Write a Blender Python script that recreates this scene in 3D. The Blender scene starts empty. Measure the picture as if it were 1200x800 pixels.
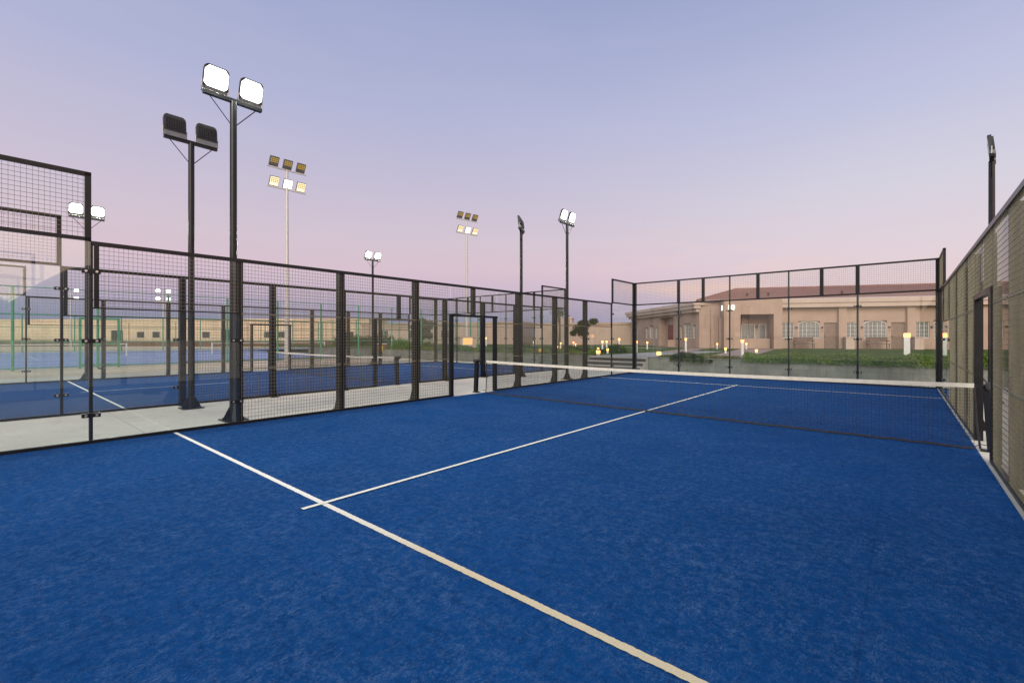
import bpy, bmesh, math, random
from mathutils import Vector, Matrix
R = math.radians
random.seed(7)
sc = bpy.context.scene
C = sc.collection

# ------------------------------------------------------------------ camera
CAM = Vector((4.1532, 0.8953, 1.5692)); YAW = 0.7071
cam = bpy.data.objects.new('camera', bpy.data.cameras.new('camera')); C.objects.link(cam)
cam.location = CAM; cam.rotation_euler = (math.pi / 2, 0, YAW)
cam.data.sensor_width = 36; cam.data.lens = 536.28 / 1200 * 36
cam.data.shift_y = -4.46 / 1200; cam.data.clip_start = .05; cam.data.clip_end = 3000
sc.camera = cam
FWD = Vector((-math.sin(YAW), math.cos(YAW))); RGT = Vector((math.cos(YAW), math.sin(YAW)))
def at(across, away):                       # ground point so many metres to the side / ahead of the viewpoint
    return Vector((CAM.x, CAM.y)) + RGT * across + FWD * away

# ------------------------------------------------------------------ materials
def mat(name):
    m = bpy.data.materials.new(name); m.use_nodes = True
    nt = m.node_tree; nt.nodes.clear()
    out = nt.nodes.new('ShaderNodeOutputMaterial')
    return m, nt, out
def N(nt, t, **kw):
    n = nt.nodes.new(t)
    for k, v in kw.items():
        if k.startswith('i_'):
            n.inputs[k[2:].replace('_', ' ')].default_value = v
        else: setattr(n, k, v)
    return n
def noise(nt, vec, scale, detail=4, rough=.55, dist=0):
    n = N(nt, 'ShaderNodeTexNoise'); n.inputs['Scale'].default_value = scale
    n.inputs['Detail'].default_value = detail; n.inputs['Roughness'].default_value = rough
    n.inputs['Distortion'].default_value = dist
    if vec is not None: nt.links.new(vec, n.inputs['Vector'])
    return n.outputs['Fac']
def ramp(nt, fac, stops):
    r = N(nt, 'ShaderNodeValToRGB'); e = r.color_ramp.elements
    while len(e) > 1: e.remove(e[-1])
    e[0].position = stops[0][0]; e[0].color = col(stops[0][1])
    for p, c in stops[1:]:
        x = e.new(p); x.color = col(c)
    nt.links.new(fac, r.inputs['Fac']); return r.outputs['Color']
def col(c):
    if isinstance(c, (int, float)): return (c, c, c, 1)
    return (c[0], c[1], c[2], 1)
def mixc(nt, fac, a, b, mode='MIX'):
    m = N(nt, 'ShaderNodeMix', data_type='RGBA', blend_type=mode)
    for k, v in ((0, fac), (6, a), (7, b)):
        if hasattr(v, 'is_linked'): nt.links.new(v, m.inputs[k])
        elif k == 0: m.inputs[k].default_value = v
        else: m.inputs[k].default_value = col(v)
    return m.outputs[2]
def scaled(nt, s, rot=(0, 0, 0)):
    t = N(nt, 'ShaderNodeTexCoord'); m = N(nt, 'ShaderNodeMapping')
    m.inputs['Scale'].default_value = s; m.inputs['Rotation'].default_value = rot
    nt.links.new(t.outputs['Object'], m.inputs['Vector']); return m.outputs['Vector']
def bsdf(nt, out, color, rough=.6, metal=0, bump=None, bdist=.01, bstr=.5, spec=.5):
    p = N(nt, 'ShaderNodeBsdfPrincipled')
    if hasattr(color, 'is_linked'): nt.links.new(color, p.inputs['Base Color'])
    else: p.inputs['Base Color'].default_value = col(color)
    if hasattr(rough, 'is_linked'): nt.links.new(rough, p.inputs['Roughness'])
    else: p.inputs['Roughness'].default_value = rough
    p.inputs['Metallic'].default_value = metal
    p.inputs['Specular IOR Level'].default_value = spec
    if bump is not None:
        b = N(nt, 'ShaderNodeBump'); b.inputs['Distance'].default_value = bdist; b.inputs['Strength'].default_value = bstr
        nt.links.new(bump, b.inputs['Height']); nt.links.new(b.outputs['Normal'], p.inputs['Normal'])
    nt.links.new(p.outputs[0], out.inputs['Surface']); return p
def simple(name, c, rough=.5, metal=0, var=.15, scale=6, spec=.5, bd=0, bscale=80):
    m, nt, out = mat(name)
    v = scaled(nt, (1, 1, 1))
    f = noise(nt, v, scale, 5)
    lo = tuple(x * (1 - var) for x in c); hi = tuple(min(1, x * (1 + var)) for x in c)
    b = noise(nt, v, bscale, 3) if bd else None
    bsdf(nt, out, ramp(nt, f, [(.3, lo), (.7, hi)]), rough, metal, b, bd, .5, spec)
    return m
def emit(name, c, s):
    m, nt, out = mat(name)
    e = N(nt, 'ShaderNodeEmission'); e.inputs['Color'].default_value = col(c); e.inputs['Strength'].default_value = s
    nt.links.new(e.outputs[0], out.inputs['Surface']); return m

M = {}
M['steel'] = simple('black_steel', (.007, .008, .010), .34, 0, .35, 9, .28)
M['wire'] = simple('mesh_wire', (.160, .150, .095), .45, 0, .2, 3)
M['galv'] = simple('galvanised_steel', (.52, .52, .50), .45, .3, .12, 14)
M['bolt'] = simple('zinc_bolt', (.5, .5, .5), .3, .8, .1)
M['lamp_case'] = simple('lamp_case', (.03, .033, .035), .5, 0, .3)
M['lamp_gear'] = simple('lamp_gear', (.16, .165, .17), .5, .2, .2)
M['lens_off'] = simple('lens_off', (.30, .31, .30), .15, 0, .1)
M['lens_on'] = emit('lens_on', (.97, 1.0, .93), 5)
M['lens_far'] = emit('lens_far', (.95, .97, 1.0), 8)
M['lens_warm'] = emit('lens_warm', (1.0, .84, .55), 1.5)
M['lens_bright'] = emit('lens_bright', (1.0, .93, .75), 3.2)
M['chips'] = emit('led_chips', (1.0, .62, .12), .55)
M['glow'] = emit('bollard_glow', (1.0, .34, .085), 6)
M['sign_lit'] = emit('lit_numeral', (1.0, .93, .80), 2.2)
M['window_lit'] = emit('lit_window', (1.0, .5, .18), 1.6)
M['white_paint'] = simple('white_paint', (.74, .73, .70), .55, 0, .08)
M['band'] = simple('net_band', (.66, .64, .54), .8, 0, .1, 12)
M['cord'] = simple('net_cord', (.02, .02, .022), .8)
M['rope'] = simple('net_rope', (.035, .033, .035), .9, 0, .6, 60)
M['green_paint'] = simple('green_paint', (.05, .30, .17), .5, 0, .25, 5)
M['green_wire'] = simple('green_wire', (.03, .16, .09), .5)
M['window_frame'] = simple('window_frame', (.66, .64, .60), .5)
M['door_wood'] = simple('door_wood', (.22, .145, .105), .6, 0, .15, 4)
M['red_door'] = simple('red_door', (.17, .006, .010), .5, 0, .2)
M['dark_metal'] = simple('dark_metal', (.05, .04, .035), .5)
M['bench_wood'] = simple('bench_wood', (.16, .10, .075), .6)
M['bark'] = simple('bark', (.10, .075, .055), .9, 0, .3, 20)
M['stone'] = simple('pale_stone', (.50, .47, .42), .8, 0, .15, 8)
M['notice'] = simple('notice_board', (.20, .11, .06), .6)
M['yellow'] = simple('yellow_paint', (.75, .50, .03), .5)

def stucco(name, c, var=.12):
    m, nt, out = mat(name)
    v = scaled(nt, (1, 1, 1))
    big = noise(nt, v, .35, 4, .6); streak = noise(nt, scaled(nt, (2.2, 2.2, .25)), 1.6, 5, .6); fine = noise(nt, v, 60, 3)
    a = ramp(nt, big, [(.3, tuple(x * (1 - var) for x in c)), (.7, tuple(x * (1 + var * .6) for x in c))])
    b = mixc(nt, ramp(nt, streak, [(.45, 0), (.8, .35)]), a, tuple(x * .7 for x in c))
    bsdf(nt, out, b, .85, 0, fine, .006, .5, .2); return m
M['stucco'] = stucco('pink_stucco', (.455, .325, .255), .2)
M['stucco_pale'] = stucco('pale_stucco', (.56, .44, .37), .07)
M['stucco_far'] = stucco('sand_stucco', (.74, .60, .44))
M['stucco_rose'] = stucco('rose_stucco', (.50, .38, .31))
M['white_wall'] = stucco('white_wall', (.75, .73, .70), .05)
M['red_base'] = stucco('red_brown_wall', (.16, .085, .065), .2)

def concrete(name, c, seam=True):
    m, nt, out = mat(name)
    v = scaled(nt, (1, 1, 1))
    big = noise(nt, v, .5, 5, .6); mid = noise(nt, v, 5, 5, .65); fine = noise(nt, v, 120, 2)
    a = ramp(nt, big, [(.3, tuple(x * .84 for x in c)), (.7, tuple(x * 1.08 for x in c))])
    a = mixc(nt, ramp(nt, mid, [(.5, 0), (.78, .5)]), a, tuple(x * .72 for x in c))
    a = mixc(nt, ramp(nt, fine, [(.55, 0), (.75, .3)]), a, tuple(x * .6 for x in c))
    if seam:
        t = N(nt, 'ShaderNodeTexCoord'); sx = N(nt, 'ShaderNodeSeparateXYZ'); nt.links.new(t.outputs['Object'], sx.inputs[0])
        pp = N(nt, 'ShaderNodeMath', operation='PINGPONG'); nt.links.new(sx.outputs['Y'], pp.inputs[0]); pp.inputs[1].default_value = 1.35
        a = mixc(nt, ramp(nt, pp.outputs[0], [(0, .6), (.012, 0)]), a, tuple(x * .35 for x in c))
        ck = noise(nt, v, .9, 6, .75, 1.5); ds = N(nt, 'ShaderNodeMath', operation='SUBTRACT'); nt.links.new(ck, ds.inputs[0]); ds.inputs[1].default_value = .56
        ab = N(nt, 'ShaderNodeMath', operation='ABSOLUTE'); nt.links.new(ds.outputs[0], ab.inputs[0])
        a = mixc(nt, ramp(nt, ab.outputs[0], [(0, .45), (.006, 0)]), a, tuple(x * .45 for x in c))
    bsdf(nt, out, a, .88, 0, fine, .003, .5, .25); return m
M['concrete'] = concrete('pale_concrete', (.74, .70, .55))
M['sand'] = concrete('sand_ground', (.76, .63, .44), False)
M['paving'] = concrete('grey_paving', (.40, .38, .35))
M['path'] = concrete('pink_path', (.40, .29, .24))

def retaining():
    m, nt, out = mat('cast_wall')
    v = scaled(nt, (1, 1, 1))
    big = noise(nt, v, 1.1, 5, .65); st = noise(nt, scaled(nt, (5, 5, .6)), 1.5, 5, .7); fine = noise(nt, v, 70, 3)
    a = ramp(nt, big, [(.25, (.13, .135, .12)), (.5, (.20, .205, .185)), (.75, (.28, .275, .25))])
    a = mixc(nt, ramp(nt, st, [(.48, 0), (.75, .55)]), a, (.10, .10, .09))
    br = N(nt, 'ShaderNodeTexBrick'); br.inputs['Scale'].default_value = 1
    br.inputs['Brick Width'].default_value = .62; br.inputs['Row Height'].default_value = .31; br.inputs['Mortar Size'].default_value = .008
    br.inputs['Color1'].default_value = col(1); br.inputs['Color2'].default_value = col(.86); br.inputs['Mortar'].default_value = col(.72)
    mp = N(nt, 'ShaderNodeMapping'); mp.inputs['Rotation'].default_value = (R(90), 0, 0)
    t = N(nt, 'ShaderNodeTexCoord'); nt.links.new(t.outputs['Object'], mp.inputs['Vector']); nt.links.new(mp.outputs[0], br.inputs['Vector'])
    a = mixc(nt, .8, a, br.outputs['Color'], 'MULTIPLY')
    bsdf(nt, out, a, .85, 0, fine, .006, .5, .25); return m
M['retain'] = retaining()

def turf():
    m, nt, out = mat('blue_turf')
    v = scaled(nt, (1, 1, 1))
    big = noise(nt, v, .32, 4, .6)
    base = ramp(nt, big, [(.3, (.0032, .050, .170)), (.7, (.0046, .066, .220))])
    # brushed pile: short strokes lying in two directions, darker where it leans away
    s1 = noise(nt, scaled(nt, (9, 1.7, 5), (0, 0, R(20))), 3.0, 8, .78, .8)
    s2 = noise(nt, scaled(nt, (1.6, 8, 5), (0, 0, R(52))), 3.0, 8, .78, .8)
    pile = N(nt, 'ShaderNodeMath', operation='MAXIMUM'); nt.links.new(s1, pile.inputs[0]); nt.links.new(s2, pile.inputs[1])
    a = mixc(nt, ramp(nt, pile.outputs[0], [(.52, 0), (.62, .6)]), base, (.0022, .030, .110))
    # silica sand caught in the pile, in patches and short drifts
    sand_patch = noise(nt, v, 1.1, 5, .72, .5)
    grains = noise(nt, scaled(nt, (1, 1, 1)), 75, 3, .85)
    g = N(nt, 'ShaderNodeMath', operation='MULTIPLY'); nt.links.new(ramp(nt, grains, [(.585, 0), (.635, .9)]), g.inputs[0]); nt.links.new(ramp(nt, sand_patch, [(.40, .3), (.60, 1)]), g.inputs[1])
    a = mixc(nt, g.outputs[0], a, (.045, .115, .25))
    for sc_, wd_, gate_, rz_, cc_ in ((13, .024, 8.0, 12, (.095, .18, .33)), (24, .034, 12, 50, (.085, .17, .315)), (44, .045, 18, -30, (.085, .168, .315))):
        fil = noise(nt, scaled(nt, (2.2, .7, 1), (0, 0, R(rz_))), sc_, 4, .65, 1.2)
        ds = N(nt, 'ShaderNodeMath', operation='SUBTRACT'); nt.links.new(fil, ds.inputs[0]); ds.inputs[1].default_value = .5
        ab = N(nt, 'ShaderNodeMath', operation='ABSOLUTE'); nt.links.new(ds.outputs[0], ab.inputs[0])
        ga = N(nt, 'ShaderNodeMath', operation='MULTIPLY'); nt.links.new(ramp(nt, ab.outputs[0], [(0, 1), (wd_, 0)]), ga.inputs[0]); nt.links.new(ramp(nt, noise(nt, v, gate_, 4, .7), [(.505, 0), (.58, .8)]), ga.inputs[1])
        gb = N(nt, 'ShaderNodeMath', operation='MULTIPLY'); nt.links.new(ga.outputs[0], gb.inputs[0]); nt.links.new(ramp(nt, sand_patch, [(.36, .40), (.64, 1)]), gb.inputs[1])
        a = mixc(nt, gb.outputs[0], a, cc_)
    # roll seams every two metres, slightly wandering
    t = N(nt, 'ShaderNodeTexCoord'); sx = N(nt, 'ShaderNodeSeparateXYZ'); nt.links.new(t.outputs['Object'], sx.inputs[0])
    w = N(nt, 'ShaderNodeMath', operation='MULTIPLY_ADD'); nt.links.new(noise(nt, v, 2, 3), w.inputs[0]); w.inputs[1].default_value = .03; nt.links.new(sx.outputs['X'], w.inputs[2])
    pp = N(nt, 'ShaderNodeMath', operation='PINGPONG'); nt.links.new(w.outputs[0], pp.inputs[0]); pp.inputs[1].default_value = 1.0
    seam = ramp(nt, pp.outputs[0], [(0, .4), (.011, 0)])
    gate = N(nt, 'ShaderNodeMath', operation='MULTIPLY'); nt.links.new(seam, gate.inputs[0]); nt.links.new(ramp(nt, noise(nt, v, .9, 4), [(.42, 0), (.6, 1)]), gate.inputs[1])
    a = mixc(nt, gate.outputs[0], a, (.004, .026, .10))
    h = N(nt, 'ShaderNodeMath', operation='ADD'); nt.links.new(grains, h.inputs[0]); nt.links.new(pile.outputs[0], h.inputs[1])
    bsdf(nt, out, a, .9, 0, h.outputs[0], .006, .6, .04); return m
M['turf'] = turf()

def linepaint():
    m, nt, out = mat('line_fibre')
    v = scaled(nt, (1, 1, 1))
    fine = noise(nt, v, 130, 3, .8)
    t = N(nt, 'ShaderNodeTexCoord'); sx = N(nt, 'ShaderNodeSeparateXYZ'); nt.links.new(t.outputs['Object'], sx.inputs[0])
    cream_x = N(nt, 'ShaderNodeMapRange'); nt.links.new(sx.outputs['X'], cream_x.inputs[0]); cream_x.inputs[1].default_value = -.5; cream_x.inputs[2].default_value = 3.2  # line colour goes from white to cream as X rises, broken up by noise
    dd = N(nt, 'ShaderNodeMath', operation='MULTIPLY_ADD'); nt.links.new(noise(nt, v, .8, 5, .6), dd.inputs[0]); dd.inputs[1].default_value = .6; nt.links.new(cream_x.outputs[0], dd.inputs[2]); cream_mix = dd.outputs[0]
    a = ramp(nt, cream_mix, [(.35, (.88, .88, .76)), (1.0, (.72, .625, .39))])
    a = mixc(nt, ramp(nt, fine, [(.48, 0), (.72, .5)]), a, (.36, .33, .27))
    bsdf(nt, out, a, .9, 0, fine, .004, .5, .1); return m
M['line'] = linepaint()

def tennis():
    m, nt, out = mat('tennis_acrylic')
    v = scaled(nt, (1, 1, 1))
    a = ramp(nt, noise(nt, v, .25, 5), [(.3, (.27, .36, .62)), (.7, (.32, .42, .68))])
    bsdf(nt, out, a, .7, 0, None); return m
M['tennis'] = tennis()

def grass():
    m, nt, out = mat('lawn_grass')
    v = scaled(nt, (1, 1, 1))
    big = noise(nt, v, .5, 5, .6); fine = noise(nt, v, 40, 3, .8)
    a = ramp(nt, big, [(.3, (.07, .115, .022)), (.6, (.10, .15, .03)), (.8, (.16, .17, .055))])
    a = mixc(nt, ramp(nt, fine, [(.4, 0), (.7, .6)]), a, (.018, .04, .008))
    bsdf(nt, out, a, .95, 0, fine, .03, .7, .1); return m
M['grass'] = grass()

def leaf(name, a, b, c):
    m, nt, out = mat(name)
    v = scaled(nt, (1, 1, 1))
    f = noise(nt, v, 2.2, 3); f2 = noise(nt, v, 19, 2)
    k = ramp(nt, f, [(.32, a), (.55, b), (.72, c)])
    k = mixc(nt, ramp(nt, f2, [(.35, 0), (.7, .5)]), k, a)
    p = bsdf(nt, out, k, .6, 0, None, spec=.3)
    tr = N(nt, 'ShaderNodeBsdfTranslucent'); nt.links.new(k, tr.inputs['Color'])
    ad = N(nt, 'ShaderNodeMixShader'); ad.inputs[0].default_value = .3
    nt.links.new(p.outputs[0], ad.inputs[1]); nt.links.new(tr.outputs[0], ad.inputs[2]); nt.links.new(ad.outputs[0], out.inputs['Surface'])
    return m
M['leaf'] = leaf('hedge_leaf', (.09, .16, .025), (.17, .27, .04), (.28, .36, .07))
M['leaf_dry'] = leaf('dry_leaf', (.10, .14, .025), (.22, .21, .055), (.34, .26, .09))
M['leaf_dark'] = leaf('dark_leaf', (.022, .05, .014), (.045, .085, .022), (.075, .115, .03))

def glass(name, tint, ior):
    m, nt, out = mat(name)
    t = N(nt, 'ShaderNodeBsdfTransparent'); t.inputs['Color'].default_value = col(tint)
    g = N(nt, 'ShaderNodeBsdfGlossy'); g.inputs['Roughness'].default_value = .01; g.inputs['Color'].default_value = col((.95, .98, .97))
    d = N(nt, 'ShaderNodeBsdfDiffuse'); d.inputs['Color'].default_value = col((.55, .56, .52))
    ge = N(nt, 'ShaderNodeNewGeometry'); dp = N(nt, 'ShaderNodeVectorMath', operation='DOT_PRODUCT')
    nt.links.new(ge.outputs['Incoming'], dp.inputs[0]); nt.links.new(ge.outputs['Normal'], dp.inputs[1])
    ab = N(nt, 'ShaderNodeMath', operation='ABSOLUTE'); nt.links.new(dp.outputs['Value'], ab.inputs[0])
    om = N(nt, 'ShaderNodeMath', operation='SUBTRACT', use_clamp=True); om.inputs[0].default_value = 1; nt.links.new(ab.outputs[0], om.inputs[1])
    pw = N(nt, 'ShaderNodeMath', operation='POWER'); nt.links.new(om.outputs[0], pw.inputs[0]); pw.inputs[1].default_value = 5
    f = N(nt, 'ShaderNodeMath', operation='MULTIPLY_ADD'); nt.links.new(pw.outputs[0], f.inputs[0]); f.inputs[1].default_value = .8; f.inputs[2].default_value = ((ior - 1) / (ior + 1)) ** 2
    dust = noise(nt, scaled(nt, (1, 1, .6)), 1.2, 5, .6)
    smear = noise(nt, scaled(nt, (1, 1, 1)), 7, 5, .7, 1.5)
    sm = N(nt, 'ShaderNodeMath', operation='MAXIMUM'); nt.links.new(ramp(nt, dust, [(.3, .3), (.75, 1)]), sm.inputs[0]); nt.links.new(ramp(nt, smear, [(.60, 0), (.68, 2.2)]), sm.inputs[1])
    k = N(nt, 'ShaderNodeMath', operation='MULTIPLY'); nt.links.new(sm.outputs[0], k.inputs[0]); k.inputs[1].default_value = .022
    m0 = N(nt, 'ShaderNodeMixShader'); nt.links.new(k.outputs[0], m0.inputs[0]); nt.links.new(t.outputs[0], m0.inputs[1]); nt.links.new(d.outputs[0], m0.inputs[2])
    m1 = N(nt, 'ShaderNodeMixShader'); nt.links.new(f.outputs[0], m1.inputs[0]); nt.links.new(m0.outputs[0], m1.inputs[1]); nt.links.new(g.outputs[0], m1.inputs[2])
    nt.links.new(m1.outputs[0], out.inputs['Surface']); return m
M['glass'] = glass('court_glass', (.955, .98, .968), 1.45)
def pane():
    m, nt, out = mat('window_pane')
    # dark glass in front of pale gathered curtains
    v = scaled(nt, (1, 1, 1))
    w = N(nt, 'ShaderNodeTexWave'); w.inputs['Scale'].default_value = 3.2; w.inputs['Distortion'].default_value = 2.5; w.inputs['Detail'].default_value = 2
    nt.links.new(scaled(nt, (1, 1, .04)), w.inputs['Vector'])
    a = ramp(nt, w.outputs['Fac'], [(.2, (.09, .10, .105)), (.6, (.22, .23, .225)), (.95, (.40, .40, .38))])
    bsdf(nt, out, a, .12, 0, None, spec=.6); return m
M['pane'] = pane()
def roofing():
    m, nt, out = mat('clay_tile')
    v = scaled(nt, (1, 1, 1))
    f = noise(nt, v, 7, 3, .7); f2 = noise(nt, v, .5, 4)
    a = ramp(nt, f, [(.3, (.25, .135, .112)), (.55, (.32, .185, .152)), (.75, (.39, .25, .21))])
    a = mixc(nt, ramp(nt, f2, [(.4, 0), (.75, .4)]), a, (.24, .125, .10))
    bsdf(nt, out, a, .85, 0, None, spec=.2); return m
M['tile'] = roofing()
M['hill'] = simple('bare_hill', (.20, .19, .20), .95, 0, .3, .02)

# ------------------------------------------------------------------ mesh building
class MB:
    def __init__(s): s.v = []; s.f = []; s.m = []; s.mi = 0
    def add(s, vs, fs):
        o = len(s.v); s.v += [tuple(x) for x in vs]; s.f += [tuple(i + o for i in f) for f in fs]; s.m += [s.mi] * len(fs); return s
    def box(s, c, d, rz=0, mtx=None):
        hx, hy, hz = d[0] / 2, d[1] / 2, d[2] / 2
        vs = [Vector((x * hx, y * hy, z * hz)) for x in (-1, 1) for y in (-1, 1) for z in (-1, 1)]
        m = mtx if mtx is not None else Matrix.Rotation(rz, 3, 'Z')
        vs = [m @ v + Vector(c) for v in vs]
        return s.add(vs, [(0, 1, 3, 2), (4, 6, 7, 5), (0, 4, 5, 1), (2, 3, 7, 6), (0, 2, 6, 4), (1, 5, 7, 3)])
    def span(s, a, b):                       # box from corner to corner
        return s.box([(a[i] + b[i]) / 2 for i in range(3)], [abs(b[i] - a[i]) for i in range(3)])
    def tube(s, pts, r, n=8, cap=True):
        pts = [Vector(p) for p in pts]; rs = r if isinstance(r, (list, tuple)) else [r] * len(pts)
        vs, fs = [], []
        for i, p in enumerate(pts):
            d = (pts[min(i + 1, len(pts) - 1)] - pts[max(i - 1, 0)]).normalized()
            a = Vector((0, 0, 1)) if abs(d.z) < .9 else Vector((1, 0, 0))
            u = d.cross(a).normalized(); w = d.cross(u)
            for k in range(n):
                t = 2 * math.pi * (k + .5) / n
                vs.append(p + u * math.cos(t) * rs[i] + w * math.sin(t) * rs[i])
        for i in range(len(pts) - 1):
            for k in range(n):
                fs.append((i * n + k, i * n + (k + 1) % n, (i + 1) * n + (k + 1) % n, (i + 1) * n + k))
        if cap: fs += [tuple(range(n))[::-1], tuple((len(pts) - 1) * n + k for k in range(n))]
        return s.add(vs, fs)
    def prism(s, poly, axis, a, b):          # polygon in the two other axes, from a to b along axis
        def P(p, h):
            q = list(p); q.insert(axis, h); return q
        n = len(poly)
        return s.add([P(p, a) for p in poly] + [P(p, b) for p in poly],
                     [tuple(range(n)), tuple(range(2 * n - 1, n - 1, -1))] + [(i, i + n, (i + 1) % n + n, (i + 1) % n) for i in range(n)])
    def build(s, name, mats, parent=None, loc=(0, 0, 0), smooth=False, bevel=0):
        me = bpy.data.meshes.new(name); me.from_pydata(s.v, [], s.f)
        for x in (mats if isinstance(mats, (list, tuple)) else [mats]): me.materials.append(M[x])
        for p, i in zip(me.polygons, s.m): p.material_index = i
        bm = bmesh.new(); bm.from_mesh(me); bmesh.ops.recalc_face_normals(bm, faces=bm.faces)
        if bevel: bmesh.ops.bevel(bm, geom=bm.edges[:], offset=bevel, segments=2, affect='EDGES', profile=.7)
        bm.to_mesh(me); bm.free()
        if smooth:
            for p in me.polygons: p.use_smooth = True
        o = bpy.data.objects.new(name, me); C.objects.link(o); o.location = loc
        if parent: o.parent = parent
        return o
def thing(name, label, cat, loc=(0, 0, 0), rz=0, group=None):
    o = bpy.data.objects.new(name, None); C.objects.link(o); o.empty_display_size = .2
    o.location = loc; o.rotation_euler = (0, 0, rz); o['label'] = label; o['category'] = cat
    if group: o['group'] = group
    return o
def tag(o, label, cat, group=None, kind=None):
    o['label'] = label; o['category'] = cat
    if group: o['group'] = group
    if kind: o['kind'] = kind
    return o
def struct(o): o['kind'] = 'structure'; return o
def dup(root, loc, rz, label):
    r = root.copy(); C.objects.link(r); r.location = loc; r.rotation_euler = (0, 0, rz); r['label'] = label
    for ch in list(root.children):
        c = ch.copy(); C.objects.link(c); c.parent = r
        for g in list(ch.children):
            d = g.copy(); C.objects.link(d); d.parent = c
    return r

# ------------------------------------------------------------------ sky
w = bpy.data.worlds.new('World'); sc.world = w; w.use_nodes = True
nt = w.node_tree; nt.nodes.clear()
out = N(nt, 'ShaderNodeOutputWorld'); bg = N(nt, 'ShaderNodeBackground')
SUN_EL = R(28); GLOW_H = Vector((.86, -.51)); SUN_H = Vector((.45, -.89)).normalized()
tc = N(nt, 'ShaderNodeTexCoord'); sep = N(nt, 'ShaderNodeSeparateXYZ'); nt.links.new(tc.outputs['Generated'], sep.inputs[0])
anti = N(nt, 'ShaderNodeVectorMath', operation='DOT_PRODUCT'); nt.links.new(tc.outputs['Generated'], anti.inputs[0]); anti.inputs[1].default_value = (-.93, .36, 0)
def lin(*c): return tuple(((x / 255 + .055) / 1.055) ** 2.4 for x in c)
wob = noise(nt, tc.outputs['Generated'], 1.6, 4, .6)
zz = N(nt, 'ShaderNodeMath', operation='MULTIPLY_ADD'); nt.links.new(wob, zz.inputs[0]); zz.inputs[1].default_value = .03
zs = N(nt, 'ShaderNodeMath', operation='SUBTRACT'); nt.links.new(sep.outputs['Z'], zs.inputs[0]); zs.inputs[1].default_value = .015
nt.links.new(zs.outputs[0], zz.inputs[2])
opp = ramp(nt, zz.outputs[0], [(0, lin(150, 152, 186)), (.035, lin(160, 158, 192)), (.085, lin(194, 177, 199)), (.14, lin(211, 188, 201)), (.20, lin(207, 191, 204)), (.30, lin(193, 186, 207)), (.43, lin(174, 177, 208)), (.60, lin(152, 162, 200)), (1, lin(120, 135, 185))])
side = ramp(nt, zz.outputs[0], [(0, lin(196, 180, 192)), (.05, lin(214, 192, 199)), (.10, lin(224, 203, 207)), (.17, lin(218, 205, 214)), (.26, lin(207, 204, 218)), (.40, lin(184, 188, 217)), (.58, lin(153, 163, 200)), (1, lin(120, 135, 185))])
mr = N(nt, 'ShaderNodeMapRange', interpolation_type='SMOOTHSTEP'); nt.links.new(anti.outputs['Value'], mr.inputs[0]); mr.inputs[1].default_value = .30; mr.inputs[2].default_value = .98
skyc = mixc(nt, mr.outputs[0], side, opp)
# afterglow low over the setting sun
gl = N(nt, 'ShaderNodeVectorMath', operation='DOT_PRODUCT'); nt.links.new(tc.outputs['Generated'], gl.inputs[0]); gl.inputs[1].default_value = (GLOW_H.x * .99, GLOW_H.y * .99, .12)
gr = N(nt, 'ShaderNodeMapRange', interpolation_type='SMOOTHERSTEP'); nt.links.new(gl.outputs['Value'], gr.inputs[0]); gr.inputs[1].default_value = .05; gr.inputs[2].default_value = 1.0; gr.inputs[4].default_value = 1.0
low = ramp(nt, sep.outputs['Z'], [(0, 1), (.15, .8), (.5, .15), (.8, 0)])
gm = N(nt, 'ShaderNodeMath', operation='MULTIPLY'); nt.links.new(gr.outputs[0], gm.inputs[0]); nt.links.new(low, gm.inputs[1])
glow = mixc(nt, 1, (2.2, 1.45, .85), gm.outputs[0], 'MULTIPLY')
skyc = mixc(nt, 1, skyc, glow, 'ADD')
# faint peach cloud streak above the hotel roof
cs = N(nt, 'ShaderNodeMapping'); cs.inputs['Scale'].default_value = (2.2, 2.2, 13); nt.links.new(tc.outputs['Generated'], cs.inputs['Vector'])
cl = noise(nt, cs.outputs[0], 1.7, 5, .6)
band = ramp(nt, sep.outputs['Z'], [(.03, 0), (.10, 1), (.16, .5), (.24, 0)])
nearer = N(nt, 'ShaderNodeVectorMath', operation='DOT_PRODUCT'); nt.links.new(tc.outputs['Generated'], nearer.inputs[0]); nearer.inputs[1].default_value = (-.30, .95, 0)
nr = ramp(nt, nearer.outputs['Value'], [(.955, 0), (.985, 1)])
cm = N(nt, 'ShaderNodeMath', operation='MULTIPLY'); nt.links.new(ramp(nt, cl, [(.42, 0), (.7, .6)]), cm.inputs[0]); nt.links.new(band, cm.inputs[1])
cm2 = N(nt, 'ShaderNodeMath', operation='MULTIPLY'); nt.links.new(cm.outputs[0], cm2.inputs[0]); nt.links.new(nr, cm2.inputs[1])
skyc = mixc(nt, cm2.outputs[0], skyc, lin(246, 206, 184))
sky = N(nt, 'ShaderNodeTexSky', sky_type='NISHITA', sun_disc=False); sky.sun_elevation = R(2); sky.sun_rotation = math.atan2(SUN_H.x, SUN_H.y)
skyn = mixc(nt, 1, sky.outputs[0], (.06, .06, .06), 'MULTIPLY')
skyc = mixc(nt, .02, skyc, skyn)
ws = N(nt, 'ShaderNodeMapping'); ws.inputs['Scale'].default_value = (1.6, 1.6, 8); ws.inputs['Rotation'].default_value = (R(6), R(4), 0); nt.links.new(tc.outputs['Generated'], ws.inputs['Vector'])
skyc = mixc(nt, ramp(nt, noise(nt, ws.outputs[0], 1.5, 6, .62, .6), [(.45, 0), (.75, .07)]), skyc, lin(218, 208, 220))
ground_side = ramp(nt, sep.outputs['Z'], [(.0, 0), (.004, 1)])
skyc = mixc(nt, ground_side, (.25, .22, .20), skyc)
nt.links.new(skyc, bg.inputs['Color']); bg.inputs['Strength'].default_value = 1.08
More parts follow.
